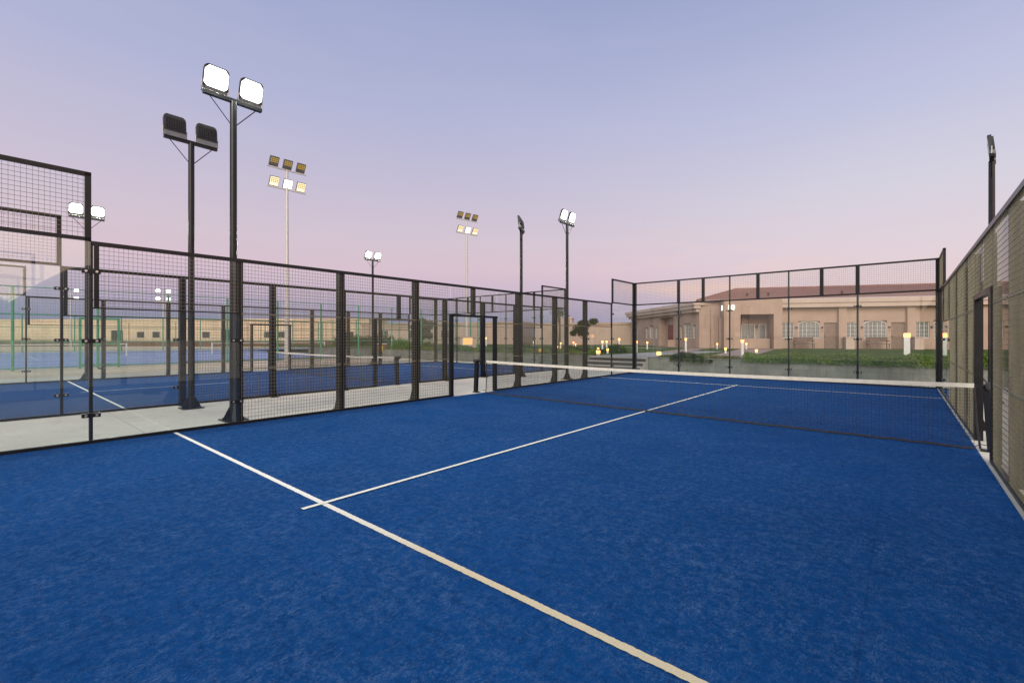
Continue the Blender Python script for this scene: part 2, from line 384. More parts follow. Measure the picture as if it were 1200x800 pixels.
nt.links.new(bg.outputs[0], out.inputs['Surface'])
sun = bpy.data.objects.new('sun', bpy.data.lights.new('sun', 'SUN')); C.objects.link(sun)
sun.data.energy = 2.2; sun.data.angle = R(35); sun.data.color = (1, .90, .78)
d = Vector((SUN_H.x * math.cos(SUN_EL), SUN_H.y * math.cos(SUN_EL), math.sin(SUN_EL)))
sun.rotation_euler = d.to_track_quat('Z', 'Y').to_euler()
sun.location = (20, -10, 20)
sc.view_settings.view_transform = 'Standard'; sc.view_settings.look = 'None'
sc.view_settings.exposure = 0; sc.view_settings.gamma = 1
sc.cycles.use_denoising = True; sc.cycles.transparent_max_bounces = 32; sc.cycles.max_bounces = 8; sc.cycles.sample_clamp_indirect = 4; sc.cycles.caustics_reflective = False

# ------------------------------------------------------------------ ground
CX2 = -13.65                                   # middle of the second padel court
def sheet(name, x0, y0, x1, y1, z, m):
    b = MB(); b.add([(x0, y0, z), (x1, y0, z), (x1, y1, z), (x0, y1, z)], [(0, 1, 2, 3)])
    return struct(b.build(name, m))
sheet('ground', -900, -900, 900, 900, -.008, 'sand')
sheet('concrete_path', -21.5, -4, 14, 21.95, 0, 'concrete')
sheet('court_turf', -4.955, .02, 4.94, 19.97, .006, 'turf')
sheet('court_turf', CX2 - 4.955, .02, CX2 + 4.955, 19.97, .006, 'turf')
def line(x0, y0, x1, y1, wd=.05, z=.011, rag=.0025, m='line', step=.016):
    a, c = Vector((x0, y0)), Vector((x1, y1)); L = (c - a).length; u = (c - a) / L; p = Vector((-u.y, u.x)); n = max(2, int(L / step))
    vs = []; fs = []
    for i in range(n + 1):
        q = a + u * L * i / n
        for s in (-1, 1):
            e = q + p * s * (wd / 2 + random.uniform(-rag, rag)); vs.append((e.x, e.y, z))
        if i: fs.append((2 * i - 2, 2 * i - 1, 2 * i + 1, 2 * i))
    b = MB(); b.add(vs, fs); return struct(b.build('court_line', m))
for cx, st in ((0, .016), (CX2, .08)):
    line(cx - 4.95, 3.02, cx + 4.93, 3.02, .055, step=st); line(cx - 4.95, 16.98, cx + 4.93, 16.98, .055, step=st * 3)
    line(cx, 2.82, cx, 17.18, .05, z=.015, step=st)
# tennis courts beyond, on their own acrylic slab
sheet('tennis_court', -66, -26, -29.2, 34, 0, 'tennis')
for k in range(3):
    y = -20 + k * 18.2
    for (a, b, c, d2) in ((-60, y, -36, y), (-60, y + 10.97, -36, y + 10.97), (-60, y, -60, y + 10.97), (-36, y, -36, y + 10.97), (-41.6, y + 1.4, -41.6, y + 9.6), (-54.4, y + 1.4, -54.4, y + 9.6), (-54.4, y + 5.5, -41.6, y + 5.5)):
        line(a, b, c, d2, .08, .006, 0, 'white_paint', 5)
# garden terrace behind the retaining wall
LZ = .62
def block(name, x0, y0, x1, y1, z0, z1, m):
    b = MB(); b.span((x0, y0, z0), (x1, y1, z1)); return struct(b.build(name, m))
b = MB()
lp = [(-60, 22.26), (-8.32, 22.26), (-8.32, 34.5), (-5.18, 34.5), (-5.18, 22.26), (40, 22.26), (60, 76), (-60, 90)]
b.add([(x, y, LZ) for x, y in lp], [tuple(range(8))]); struct(b.build('lawn', 'grass'))
sheet('terrace_paving', -8.32, 22.25, -5.18, 34.5, LZ - .004, 'paving')
b = MB(); b.add([(-8.3, 30.4, LZ + .004), (-5.2, 29.2, LZ + .004), (-7.2, 33.5, LZ + .004), (-9.0, 44.0, LZ + .004), (-16.5, 49.5, LZ + .004), (-15.6, 46.5, LZ + .004), (-10.3, 42.5, LZ + .004)], [(0, 1, 2, 3, 6), (3, 4, 5, 6)])
struct(b.build('garden_path', 'path'))
b = MB(); b.add([(-2.9, 22.3, LZ + .004), (-1.2, 22.3, LZ + .004), (-4.0, 45, LZ + .004), (-6.5, 44, LZ + .004)], [(0, 1, 2, 3)]); struct(b.build('garden_path', 'path'))
b = MB(); b.add([(-22, 45.2, LZ + .004), (-11.5, 39.0, LZ + .004), (-11.2, 39.8, LZ + .004), (-21.7, 46.0, LZ + .004)], [(0, 1, 2, 3)]); struct(b.build('garden_path', 'stone'))
st = thing('steps', 'low concrete steps climbing to the garden between two retaining walls', 'steps', (-6.75, 21.6, 0))
for i in range(3):
    b = MB(); b.span((-1.55, -.55 + i * .32, .002), (1.55, -.55 + (i + 1) * .32 - .004 if i < 2 else .645, .2 * (i + 1) + (.01 if i == 2 else 0))); b.build('tread', 'paving', st)
    b = MB(); b.span((-1.55, -.555 + i * .32, .2 * i + .015), (1.55, -.553 + i * .32, .2 * (i + 1) - .045)); b.build('riser', 'dark_metal', st)
for x0, x1, lab in ((-5.18, 14, 'stained grey retaining wall behind the far glass of the near court'), (-40, -8.32, 'grey retaining wall under a dark hedge behind the second court')):
    r = thing('retaining_wall', lab, 'wall', ((x0 + x1) / 2, 22.1, 0)); h = (x1 - x0) / 2
    b = MB(); b.span((-h, -.12, -.2), (h, .14, .60)); b.build('wall_body', 'retain', r)
    b = MB(); b.span((-h - .02, -.15, .601), (h + .02, .16, .645)); b.build('coping', 'retain', r)

# ------------------------------------------------------------------ wire mesh
CW, CH = .057, .066
def wires(b, y0, y1, z0, z1, x, t=.0052, cw=CW, chh=CH):
    ny = max(1, round((y1 - y0) / cw)); nz = max(1, round((z1 - z0) / chh)); h = t / 2
    def bar(vs):
        b.add(vs, [(0, 1, 5, 4), (1, 2, 6, 5), (2, 3, 7, 6), (3, 0, 4, 7)])
    for i in range(ny + 1):
        y = y0 + (y1 - y0) * i / ny; xx = x
        k = h * .72; bar([(xx - k, y - k, z0), (xx + k, y - k, z0), (xx + k, y + k, z0), (xx - k, y + k, z0), (xx - k, y - k, z1), (xx + k, y - k, z1), (xx + k, y + k, z1), (xx - k, y + k, z1)])
    for i in range(nz + 1):
        z = z0 + (z1 - z0) * i / nz; xx = x - t * .9; h = t * .62
        k = h * .78; bar([(xx - k, y0, z - k), (xx + k, y0, z - k), (xx + k, y0, z + k), (xx - k, y0, z + k), (xx - k, y1, z - k), (xx + k, y1, z - k), (xx + k, y1, z + k), (xx - k, y1, z + k)])
    return b
def mesh_panel(root, y0, y1, z0, z1, x=0, rails=True):
    b = MB(); wires(b, y0 + .03, y1 - .03, z0, z1, x)
    if rails:
        for z in (1.0, 2.0):
            if z0 + .1 < z < z1 - .1:
                b.span((x - .006, y0 + .03, z - .009), (x + .008, y1 - .03, z + .009))
    return b.build('mesh_panel', 'wire', root)
def clamp(parent, y, z, x=0):
    b = MB(); b.span((x - .028, y - .105, z - .03), (x + .026, y + .105, z + .03)); b.mi = 1
    [b.tube([(x + q * .027, y + k, z), (x + q * .038, y + k, z)], .017, 8) for q in (-1, 1) for k in (-.06, .06)]
    return b.build('clamp', ['steel', 'bolt'], parent)
def glass_panel(root, y0, y1, z1, clamps, x=0):
    b = MB(); b.span((x - .006, y0 + .006, .05), (x + .006, y1 - .006, z1)); g = b.build('glass_panel', 'glass', root)
    for (y, z) in clamps: clamp(g, y, z, x)
    return g
def post(root, y, z0, z1, dy=.12, dx=.15, gusset=True, x0=.008, name='post'):
    b = MB(); b.span((x0, y - dy / 2, z0), (x0 + dx, y + dy / 2, z1))
    if gusset and z0 < .1:
        b.span((x0 - .005, y - .09, .003), (x0 + dx + .12, y + .09, .016))
        for k in (-.05, .05):
            b.prism([(x0 + dx, .016), (x0 + dx + .09, .016), (x0 + dx, .27)], 1, y + k - .005, y + k + .005)
        for k in (-.065, .065): b.tube([(x0 + dx + .10, y + k, .016), (x0 + dx + .10, y + k, .04)], .012, 6)
    return b.build(name, 'steel', root)
def rail(root, y0, y1, z0, z1, x0=-.02, x1=.04, name='rail'):
    b = MB(); b.span((x0, y0, z0), (x1, y1, z1)); return b.build(name, 'steel', root)

# side fence, built about its middle, outside = +x
def make_side(label):
    t = thing('side_fence', label, 'fence', (0, 0, 0), 0, 'side fences of the padel courts')
    T = .062
    for s in (-1, 1):
        def Y(v): return s * v                 # v counted from the net
        def seg(a, c): return (min(Y(a), Y(c)), max(Y(a), Y(c)))
        a, c = seg(8, 10)
        glass_panel(t, a, c, 2.99, [(Y(8), z) for z in (.42, 1.52, 2.55)])
        mesh_panel(t, a, c, 3.05, 3.95)
        rail(t, a, c, 3.0, 3.05, name='rail'); rail(t, a, c, 3.95, 4.01, name='top_rail')
        post(t, Y(8.035), 3.0, 4.0, .07, .06, False, -.02, 'upper_post')
        b = MB(); b.span((.008, Y(8) - .022, .05), (.06, Y(8) + .022, 3.0)); b.build('post', 'steel', t)
        b = MB(); b.span((-.03, Y(9.97) - .03, .05), (.05, Y(9.97) + .03, 4.0)); b.build('corner_post', 'steel', t)
        a, c = seg(6, 8)
        glass_panel(t, a, c, 1.99, [(Y(6.05), z) for z in (.42, 1.52)])
        mesh_panel(t, a, c, 2.03, 2.94); rail(t, a, c, 2.0, 2.02, -.008, .02, 'rail'); rail(t, a, c, 2.94, 3.0, name='top_rail')
        post(t, Y(7.94), 2.02, 2.94, .055, .05, False, -.02, 'upper_post')
        for p in (2, 4, 6): post(t, Y(p), .004, 2.99)
        for p, q in ((4, 6), (2, 4), (.93, 2)):
            a, c = seg(p, q); mesh_panel(t, a, c, .05, 2.94); rail(t, a, c, 2.94, 3.0, name='top_rail')
        post(t, Y(.86), .004, 2.2, .09, .10, False, -.02, 'door_post')
    mesh_panel(t, -.9, .9, 2.22, 2.94, rails=False)
    rail(t, -.93, .93, 2.14, 2.2, -.02, .05, 'door_head'); rail(t, -.93, .93, 2.94, 3.0, name='top_rail')
    post(t, 0, 2.2, 2.99, .09, .12, False, .012, 'upper_post')
    for a, c in ((-9.97, -.9), (.9, 9.97)): rail(t, a, c, .003, .05, -.02, .035, 'bottom_rail')
    return t
side = make_side('black wire fence with a doorway between the blue court and the lit mast')
side.location = (-5, 10, 0); side.rotation_euler.z = math.pi
dup(side, (5, 10, 0), 0, 'khaki looking wire fence close on the right, seen almost edge on')
dup(side, (CX2 + 5, 10, 0), 0, 'black wire fence of the second court, across the pale concrete path')
dup(side, (CX2 - 5, 10, 0), math.pi, 'black wire fence on the far side of the second court, before the sand')

# end fence: glass below, mesh above; built along x, outside = +y
def make_end(label):
    t = thing('end_fence', label, 'fence', (0, 0, 0), 0, 'end fences of the padel courts')
    # reuse the side-fence helpers in a frame turned by 90 degrees: local y runs along the wall
    xs = [-4.97, -3, -1, 1, 3, 4.97]
    for i in range(5):
        glass_panel(t, xs[i], xs[i + 1], 2.99, [(xs[i + 1], z) for z in ((.42, 1.52, 2.62) if i < 4 else ())])
    edges = [-4.94, -3, -2, 0, 2, 3, 4.94]
    for a, c in zip(edges, edges[1:]): mesh_panel(t, a, c, 3.05, 3.95)
    for p in (-3, -2, 0, 2, 3): post(t, p, 3.0, 3.99, .11, .07, False, -.02, 'upper_post')
    for p in (-3, 3): b = MB(); b.span((.008, p - .03, .02), (.065, p + .03, 3.0)); b.build('post', 'steel', t)
    for p in (-1, 1): b = MB(); b.span((.008, p - .022, .02), (.065, p + .022, 3.99)); b.build('post', 'steel', t)
    for p in (-4.97, 4.97): b = MB(); b.span((-.0, p - .055, .02), (.11, p + .055, 4.01)); b.build('corner_post', 'steel', t)
    rail(t, -4.94, 4.94, 3.0, 3.05, -.018, .035, 'rail'); rail(t, -4.94, 4.94, 3.95, 4.005, -.018, .035, 'top_rail'); rail(t, -4.94, 4.94, .003, .05, -.018, .03, 'bottom_rail')
    return t
end = make_end('glass end wall with black wire mesh on top, in front of the hotel')
end.location = (0, 20, 0); end.rotation_euler.z = math.pi / 2
dup(end, (CX2, 20, 0), math.pi / 2, 'glass end wall of the second court, in front of the dark hedge')

# ------------------------------------------------------------------ nets
def make_net(label):
    t = thing('court_net', label, 'net', (.08, 10.08, 0), -R(1.5), 'nets of the padel courts')
    L = 4.83
    def top(x): return .885 + .045 * (abs(x) / L) ** 2
    b = MB(); n = 205; h = .0021
    for i in range(n + 1):
        x = -L + 2 * L * i / n; z = top(x) - .04
        b.add([(x - h, -h, .03), (x + h, -h, .03), (x, h, .03), (x - h, -h, z), (x + h, -h, z), (x, h, z)], [(0, 1, 4, 3), (1, 2, 5, 4), (2, 0, 3, 5)])
    for k in range(19):
        f = (k + .5) / 19; sag = random.uniform(-.002, .002)
        b.tube([(-L + 2 * L * i / 24, .001, .03 + f * (top(-L + 2 * L * i / 24) - .07) + sag) for i in range(25)], .0021, 3, False)
    b.build('net_mesh', 'cord', t)
    b = MB()
    for i in range(40):
        x0, x1 = -L + 2 * L * i / 40, -L + 2 * L * (i + 1) / 40
        b.add([(x0, -.012, top(x0) - .06), (x0, -.012, top(x0)), (x0, .012, top(x0)), (x0, .012, top(x0) - .06), (x1, -.012, top(x1) - .06), (x1, -.012, top(x1)), (x1, .012, top(x1)), (x1, .012, top(x1) - .06)], [(0, 1, 5, 4), (1, 2, 6, 5), (2, 3, 7, 6), (3, 0, 4, 7)])
    b.build('top_band', 'band', t)
    b = MB(); b.tube([(-L + 2 * L * i / 180, random.uniform(-.012, .012), .022 + random.uniform(-.006, .012)) for i in range(181)], .015, 5); b.build('bottom_rope', 'rope', t)
    for s in (-1, 1):
        b = MB(); e0 = .06 if s > 0 else .02; b.tube([(s * (L + e0), 0, .03), (s * (L + e0 * .5 - .006), .004, .4), (s * L, 0, .9)], .014, 5)
        b.tube([(s * L, 0, .885), (s * 4.98, 0, .90)], .006, 5); b.tube([(s * L, 0, .05), (s * 4.9, 0, .09), (s * 4.98, 0, .08)], .006, 5); b.build('side_rope', 'rope', t)
        b = MB()
        mt = Matrix.Rotation(-s * R(3), 3, 'Y')
        px = 4.99 if s > 0 else -5.24; b.box((px, 0, .46), (.11, .08, .92), 0, mt); b.span((px - .1, -.07, .011), (px + .1, .07, .022))
        p = b.build('net_post', 'steel', t)
        b = MB(); b.tube([(px, -.08, .90), (px, .10, .90)], .055, 10); b.tube([(px, .10, .90), (px, .16, .90), (px - s * .06, .17, .99)], .009, 6); b.build('winch', 'rope', p)
    return t
net = make_net('padel net with a cream top band across the near blue court')
dup(net, (CX2, 10, 0), 0, 'padel net on the second court, seen through the black wire fence')

# ------------------------------------------------------------------ floodlight masts of the padel courts (light aims to +x)
def make_mast(label, lit, H=6.06):
    t = thing('floodlight_mast', label, 'floodlight', (0, 0, 0), 0, 'floodlight masts beside the padel courts')
    b = MB(); b.tube([(0, 0, .02), (0, 0, H)], [.066, .058], 14); b.build('pole', 'steel', t, smooth=False)
    b = MB(); b.span((-.2, -.2, .004), (.2, .2, .022))
    for k in range(4):
        a = R(45 + 90 * k); mtx = Matrix.Rotation(R(90 * k), 3, 'Z')
        vs = [mtx @ Vector(v) for v in ((.06, -.006, .022), (.19, -.006, .022), (.06, -.006, .28), (.06, .006, .022), (.19, .006, .022), (.06, .006, .28))]
        b.add(vs, [(0, 1, 2), (3, 5, 4), (0, 3, 4, 1), (1, 4, 5, 2), (2, 5, 3, 0)])
        b.tube([(.17 * math.cos(a) * 1.1, .17 * math.sin(a) * 1.1, .022), (.17 * math.cos(a) * 1.1, .17 * math.sin(a) * 1.1, .05)], .013, 6)
    b.build('base_plate', 'steel', t)
    b = MB(); b.span((-.04, -.50, H - .02), (.04, .50, H + .05)); b.build('crossbar', 'steel', t)
    for s in (-1, 1):
        b = MB(); b.tube([(0, s * .06, H - .42), (0, s * .40, H - .02)], .009, 6); b.build('brace', 'steel', t)
    for s in (-1, 1):
        rot = Matrix.Rotation(R(20 if lit else 6), 3, 'Y'); o = Vector((.02, s * .30, H + .29))
        def rb(c, d): return rot @ Vector(c) + o, d
        b = MB()
        prof = [(-.205, -.16), (.205, -.16), (.205, .13), (.19, .19), (.15, .225), (-.15, .225), (-.19, .19), (-.205, .13)]
        vs = [rot @ Vector((-.035 if (abs(y) < .2 and z > -.1) else -.03, y, z)) + o for y, z in prof] + [rot @ Vector((.035, y, z)) + o for y, z in prof]
        n = 8; b.add(vs, [tuple(range(n)), tuple(range(2 * n - 1, n - 1, -1))] + [(i, i + n, (i + 1) % n + n, (i + 1) % n) for i in range(n)])
        for k in range(9):                       # cooling fins on the back
            y = -.17 + k * .0425; c, dd = rb((-.05, y, .03), 0); b.box(c, (.03, .006, .27), 0, rot)
        hd = b.build('lamp_head', 'lamp_case', t)
        b = MB(); c, dd = rb((-.015, 0, -.215), 0); b.box(c, (.10, .40, .10), 0, rot); b.build('gear_box', 'lamp_gear', hd)
        b = MB(); oct_ = [(-.192, -.10), (-.14, -.15), (.14, -.15), (.192, -.10), (.192, .13), (.13, .205), (-.13, .205), (-.192, .13)]
        vs = [rot @ Vector((x_, y, z)) + o for x_ in (.036, .041) for y, z in oct_]
        b.add(vs, [tuple(range(8)), tuple(range(15, 7, -1))] + [(i, i + 8, (i + 1) % 8 + 8, (i + 1) % 8) for i in range(8)]); b.build('lens', 'lens_on' if lit else 'lens_off', hd)
        if lit:                                  # the light this lamp gives
            li = bpy.data.objects.new('floodlight_beam', bpy.data.lights.new('floodlight_beam', 'AREA')); C.objects.link(li)
            li.data.shape = 'DISK'; li.data.size = .36; li.data.energy = 135; li.data.color = (.97, 1.0, .90)
            li.parent = t; li.location = rot @ Vector((.06, 0, .02)) + o; li.rotation_euler = (rot @ Vector((-1, 0, 0))).to_track_quat('Z', 'Y').to_euler()
        b = MB()
        b.tube([(0, s * .30 - .215, H + .22), (0, s * .30 - .215, H + .06), (0, s * .30 + .215, H + .06), (0, s * .30 + .215, H + .22)], .011, 6)
        b.build('yoke', 'galv', hd)
    return t
mk = make_mast('tall mast with two dazzling lamps beside the near court\'s wire fence', True); mk.location = (-5.56, 4.08, 0)
far = dup(mk, (-5.5, 15.4, 0), 0, 'lit twin lamp mast near the far end of the near court'); far.scale = (.9, .9, .965)
dup(mk, (CX2 - 5.6, 3.6, 0), 0, 'lit twin lamp mast behind the raised mesh at the left edge')
dup(mk, (CX2 - 5.7, 15.9, 0), 0, 'small distant lit twin lamp mast beyond the second court')
mo = make_mast('dark mast with two unlit lamps turned away, on the concrete path', False, 5.88); mo.location = (-7.88, 4.0, 0); mo.rotation_euler.z = math.pi
dup(mo, (-7.58, 15.2, 0), math.pi + R(30), 'dark mast with unlit lamps between the two padel courts, further along')
dup(mo, (5.80, 17.0, 0), math.pi - R(6), 'dark unlit mast behind the khaki fence, its lamp seen edge on')

# ------------------------------------------------------------------ tennis masts with six lamps
def make_six(label):
    t = thing('tennis_floodlight', label, 'floodlight', (0, 0, 0), 0, 'six lamp masts of the tennis courts')
    H = 13.2
    b = MB(); b.tube([(0, 0, 0), (0, 0, H - .5)], [.15, .085], 12); b.build('pole', 'galv', t)
    for r_, z in ((0, H - 1.75), (1, H - .45)):
        b = MB(); b.span((-.03, -1.25, z - .05), (.05, 1.25, z + .03)); b.build('crossbar', 'galv', t)
        for k in (-1, 0, 1):
            rot = Matrix.Rotation(R(32), 3, 'Y'); o = Vector((.12, k * .86, z + .34))
            b = MB(); b.box(o, (.12, .56, .62), 0, rot); hd = b.build('lamp_head', 'lamp_gear', t)
            b = MB(); b.box(rot @ Vector((.065, 0, .01)) + o, (.012, .52, .56), 0, rot)
            b.mi = 1
            for j in range(3):
                for q in range(4):
                    b.box(rot @ Vector((.075, -.18 + .12 * q, .20 - .11 * j)) + o, (.012, .09, .07), 0, rot)
            lens = ('lens_bright' if k == 0 else 'lens_warm') if r_ == 0 else 'lamp_gear'
            b.build('lens', [lens, 'chips'], hd)
    return t
six = make_six('pale six lamp mast rising behind the lit twin lamp mast'); p = at(-15.05, 30.6); six.location = (p.x, p.y, 0); six.rotation_euler.z = R(-2)
p = at(-4.3, 43.6); dup(six, (p.x, p.y, 0), R(-8), 'pale six lamp mast standing further off, over the wire fence doorway')

def make_four(label):
    t = thing('court_floodlight', label, 'floodlight', (0, 0, 0), 0, 'distant four lamp masts')
    b = MB(); b.tube([(0, 0, 0), (0, 0, 9.6)], [.16, .10], 10); b.build('pole', 'galv', t)
    b = MB()
    for z in (8.9, 10.3): b.span((-.05, -1.2, z - .82), (.05, 1.2, z - .72))
    b.build('crossbar', 'galv', t)
    for z in (8.7, 10.1):
        for k in (-.75, .75):
            b = MB(); b.box((.15, k, z), (.2, .7, .6)); hd = b.build('lamp_head', 'lamp_case', t)
            b = MB(); b.box((.265, k, z), (.02, .6, .5)); b.build('lens', 'lens_far', hd)
    return t
four = make_four('distant mast with four white lamps, behind the second court fence'); p = at(-64, 84); four.location = (p.x, p.y, 0); four.rotation_euler.z = R(-14)
p = at(-79.5, 82.5); dup(four, (p.x, p.y, 0), R(-14), 'distant mast with four white lamps, behind the near glass pane')

# ------------------------------------------------------------------ tennis fences, nets
def green_fence(x0, y0, x1, y1, step, label, H=4.0, gates=()):
    a, c = Vector((x0, y0)), Vector((x1, y1)); L = (c - a).length; rz = math.atan2(c.y - a.y, c.x - a.x) - math.pi / 2
    t = thing('tennis_fence', label, 'fence', (x0, y0, 0), rz, 'green fences round the tennis courts')
    n = round(L / step)
    for i in range(n + 1):
        y = L * i / n; b = MB(); b.tube([(0, y, 0), (0, y, H)], .06, 8); b.build('post', 'green_paint', t)
        if i < n:
            y2 = L * (i + 1) / n
            b = MB(); wires(b, y + .05, y2 - .05, .1, H, .0, .0055, .15, .15); b.build('mesh_panel', 'green_wire', t)
    for z in (.12, 1.35, 2.7, H): b = MB(); b.tube([(.001, 0, z), (.001, L, z)], .022, 6); b.build('rail', 'green_paint', t)
    return t
green_fence(-27.7, -7, -27.7, 32, 3.0, 'green wire tennis fence beyond the second padel court')
green_fence(-66, -20, -66, 36, 4.0, 'far green wire tennis fence before the sand coloured building')
green_fence(-66, 35, -27.7, 33, 3.5, 'green wire fence closing the far end of the tennis courts')
g = thing('tennis_gate', 'green framed gate in the tennis fence, seen through the glass', 'gate', (-27.5, 4.3, 0))
for y in (0, 1.5): b = MB(); b.span((-.04, y - .05, 0), (.04, y + .05, 2.6)); b.build('post', 'green_paint', g)
b = MB(); b.span((-.035, .05, 2.5), (.035, 1.45, 2.6)); b.span((-.03, .05, 1.2), (.03, 1.45, 1.27)); b.span((-.03, .05, .15), (.03, 1.45, .22)); b.build('gate_frame', 'green_paint', g)
def tennis_net(y, label):
    t = thing('tennis_net', label, 'net', (-48, y, 0), 0, 'tennis nets')
    b = MB()
    for s in (0, 11.6): b.tube([(0, s, 0), (0, s, 1.1)], .06, 8)
    b.build('post', 'white_paint', t)
    b = MB(); wires(b, .1, 11.5, .03, 1.0, 0, .006, .12, .12); b.build('net_mesh', 'cord', t)
    b = MB(); b.span((-.015, .1, .97), (.015, 11.5, 1.06)); b.build('top_band', 'band', t)
for k in range(3): tennis_net(-20.3 + k * 18.2, ('tennis net at the left, seen through the near glass', 'tennis net beyond the dark mast on the path', 'tennis net furthest along, behind the padel net')[k])
nb = thing('notice_board', 'small brown board with a yellow figure on the tennis fence', 'sign', (-27.5, 21.95, 0))
b = MB(); b.span((-.03, -.42, .35), (.03, .42, 1.05)); b.build('board', 'notice', nb)
b = MB(); b.span((.031, -.10, .42), (.045, .06, .78)); b.span((.031, -.03, .78), (.045, .05, .94)); b.span((.031, -.20, .40), (.045, .14, .47)); b.build('figure', 'yellow', nb)
b = MB(); b.span((-.05, -.44, 1.05), (.05, .44, 1.12)); b.build('cap', 'white_paint', nb)

# ------------------------------------------------------------------ foliage
def leaves(b, pts, size, jit=.4):
    for p in pts:
        s = size * random.uniform(1 - jit, 1 + jit); a = random.uniform(0, 6.28); u = random.uniform(-1, 1); q = math.sqrt(1 - u * u)
        d = Vector((q * math.cos(a), q * math.sin(a), u)); e = d.orthogonal().normalized(); e.rotate(Matrix.Rotation(random.uniform(0, 6.28), 3, d)); f = d.cross(e)
        p = Vector(p); b.add([p - e * s * .5, p + f * s * .22, p + e * s * .5, p - f * s * .22], [(0, 1, 2, 3)])
def hedge(x0, y0, x1, y1, wdt, h, n, z, label, m, size=.07, rag=.5, name='hedge'):
    a, c = Vector((x0, y0)), Vector((x1, y1)); u = (c - a); L = u.length; u /= L; p = Vector((-u.y, u.x))
    ph = [random.uniform(0, 6.28) for _ in range(8)]; fr = [random.uniform(.4, 4.5) for _ in range(8)]
    pts = []
    for _ in range(n):
        s = random.uniform(0, L); hh = h * (1 - rag / 2 + rag / 2 * sum(math.sin(ph[i] + fr[i] * s) / (1 + i * .4) for i in range(8)) / 2.2)
        v = random.uniform(-1, 1); r = random.random() ** .4
        th = random.uniform(0, math.pi)
        x = math.cos(th) * r * wdt / 2; zz_ = abs(math.sin(th)) * r * hh * random.uniform(.85, 1.12)
        q = u * (s - L / 2) + p * x; pts.append((q.x, q.y, zz_))
    b = MB(); leaves(b, pts, size); mid = (a + c) / 2
    o = b.build(name, m, None, (mid.x, mid.y, z)); tag(o, label, 'hedge'); return o
hedge(-1.0, 22.3, 9, 22.35, .95, .46, 42000, .55, 'low green hedge along the retaining wall near the white square bollard', 'leaf', .075, .42)
hedge(-4.9, 22.5, -1.3, 22.55, .8, .24, 9000, .6, 'thin yellowing ground cover on the left of the retaining wall', 'leaf_dry', .055, .8)
hedge(-4.1, 22.1, -2.2, 22.15, .8, .36, 8000, .48, 'dark green bush spilling over the retaining wall', 'leaf_dark', .06, .6, 'bush')
hedge(-1.6, 22.35, 2.6, 22.4, .4, .20, 5000, .6, 'straggling dry plants in front of the green hedge', 'leaf_dry', .05, .9)
hedge(-27, 22.9, -8.6, 22.8, 1.1, .42, 26000, .6, 'dark hedge above the grey wall behind the second court', 'leaf', .09, .5)
hedge(-24, 25, -9, 27, 1.6, .5, 14000, .6, 'wider bank of shrubs on the lawn behind the dark hedge', 'leaf_dark', .12, .8)
p0, p1 = at(-22, 57), at(-14, 54)
hedge(p0.x, p0.y, p1.x, p1.y, 1.4, 1.9, 14000, 0, 'tall clipped hedge at the far corner of the tennis courts', 'leaf_dark', .16, .1)
p0, p1 = at(-14, 54), at(-9, 50)
hedge(p0.x, p0.y, p1.x, p1.y, 1.8, 1.5, 9000, 0, 'loose hedge beside the tall clipped one, behind the tennis fence', 'leaf', .16, .5)
def tree(loc, h, cw, label, n=7000, m='leaf_dark', trunk_h=.35, size=.16, lobes=20):
    t = thing('tree', label, 'tree', loc)
    b = MB(); th = h * trunk_h
    b.tube([(0, 0, 0), (.05, .02, th * .6), (0, .05, th), (.08, 0, h * .8)], [.12, .10, .08, .02], 8)
    cs = []
    for i in range(lobes):
        a = random.uniform(0, 6.28); r = random.uniform(.1, .95) * cw / 2; z = th + (h - th) * random.uniform(.18, .88)
        c = Vector((math.cos(a) * r, math.sin(a) * r, z)); cs.append((c, cw * random.uniform(.11, .22)))
        b.tube([(0, .03, th * random.uniform(.7, 1)), c * .6 + Vector((0, 0, z * .25)), c], [.045, .03, .01], 5)
    b.build('trunk', 'bark', t)
    b = MB(); pts = []
    for _ in range(n):
        c, r = random.choice(cs); a = random.uniform(0, 6.28); u = random.uniform(-1, 1); q = math.sqrt(1 - u * u); k = r * random.random() ** .45
        pts.append(c + Vector((q * math.cos(a) * k, q * math.sin(a) * k, u * k * .85)))
    leaves(b, pts, size); b.build('crown', m, t); return t
p = at(7.6, 48.5); tree((p.x, p.y, LZ), 2.9, 2.5, 'round dark bushy tree in front of the long rose wall', 9000)
p = at(-9.1, 46); tree((p.x, p.y, .2), 3.3, 2.2, 'grey green tree over the far corner of the tennis fence', 8000, 'leaf_dark', .3, .2)
def palm(loc, h, label):
    t = thing('palm_tree', label, 'tree', loc)
    b = MB(); b.tube([(0, 0, 0), (.05, 0, h * .5), (0, 0, h)], [.16, .11, .10], 8); b.build('trunk', 'bark', t)
    b = MB()
    for k in range(26):
        a = random.uniform(0, 6.28); el = random.uniform(-.3, 1.2); L = random.uniform(.9, 1.4); d = Vector((math.cos(a), math.sin(a), 0)); sd = Vector((-d.y, d.x, 0)); prev = None
        for j in range(9):
            s = j / 8; q = Vector((0, 0, h)) + d * (L * s * math.cos(el * (1 - s * .4))) + Vector((0, 0, L * s * math.sin(el) - .8 * L * s * s)); 
            if prev is not None:
                for sg in (-1, 1):
                    tip = (q + prev) / 2 + sd * sg * .28 * (1 - abs(s - .45)) + Vector((0, 0, -.12)); b.add([prev, q, tip], [(0, 1, 2)])
            prev = q
    b.build('crown', 'leaf_dark', t)
p = at(5.6, 54); palm((p.x, p.y, LZ), 4.1, 'small palm above the rose wall, left of the round tree')

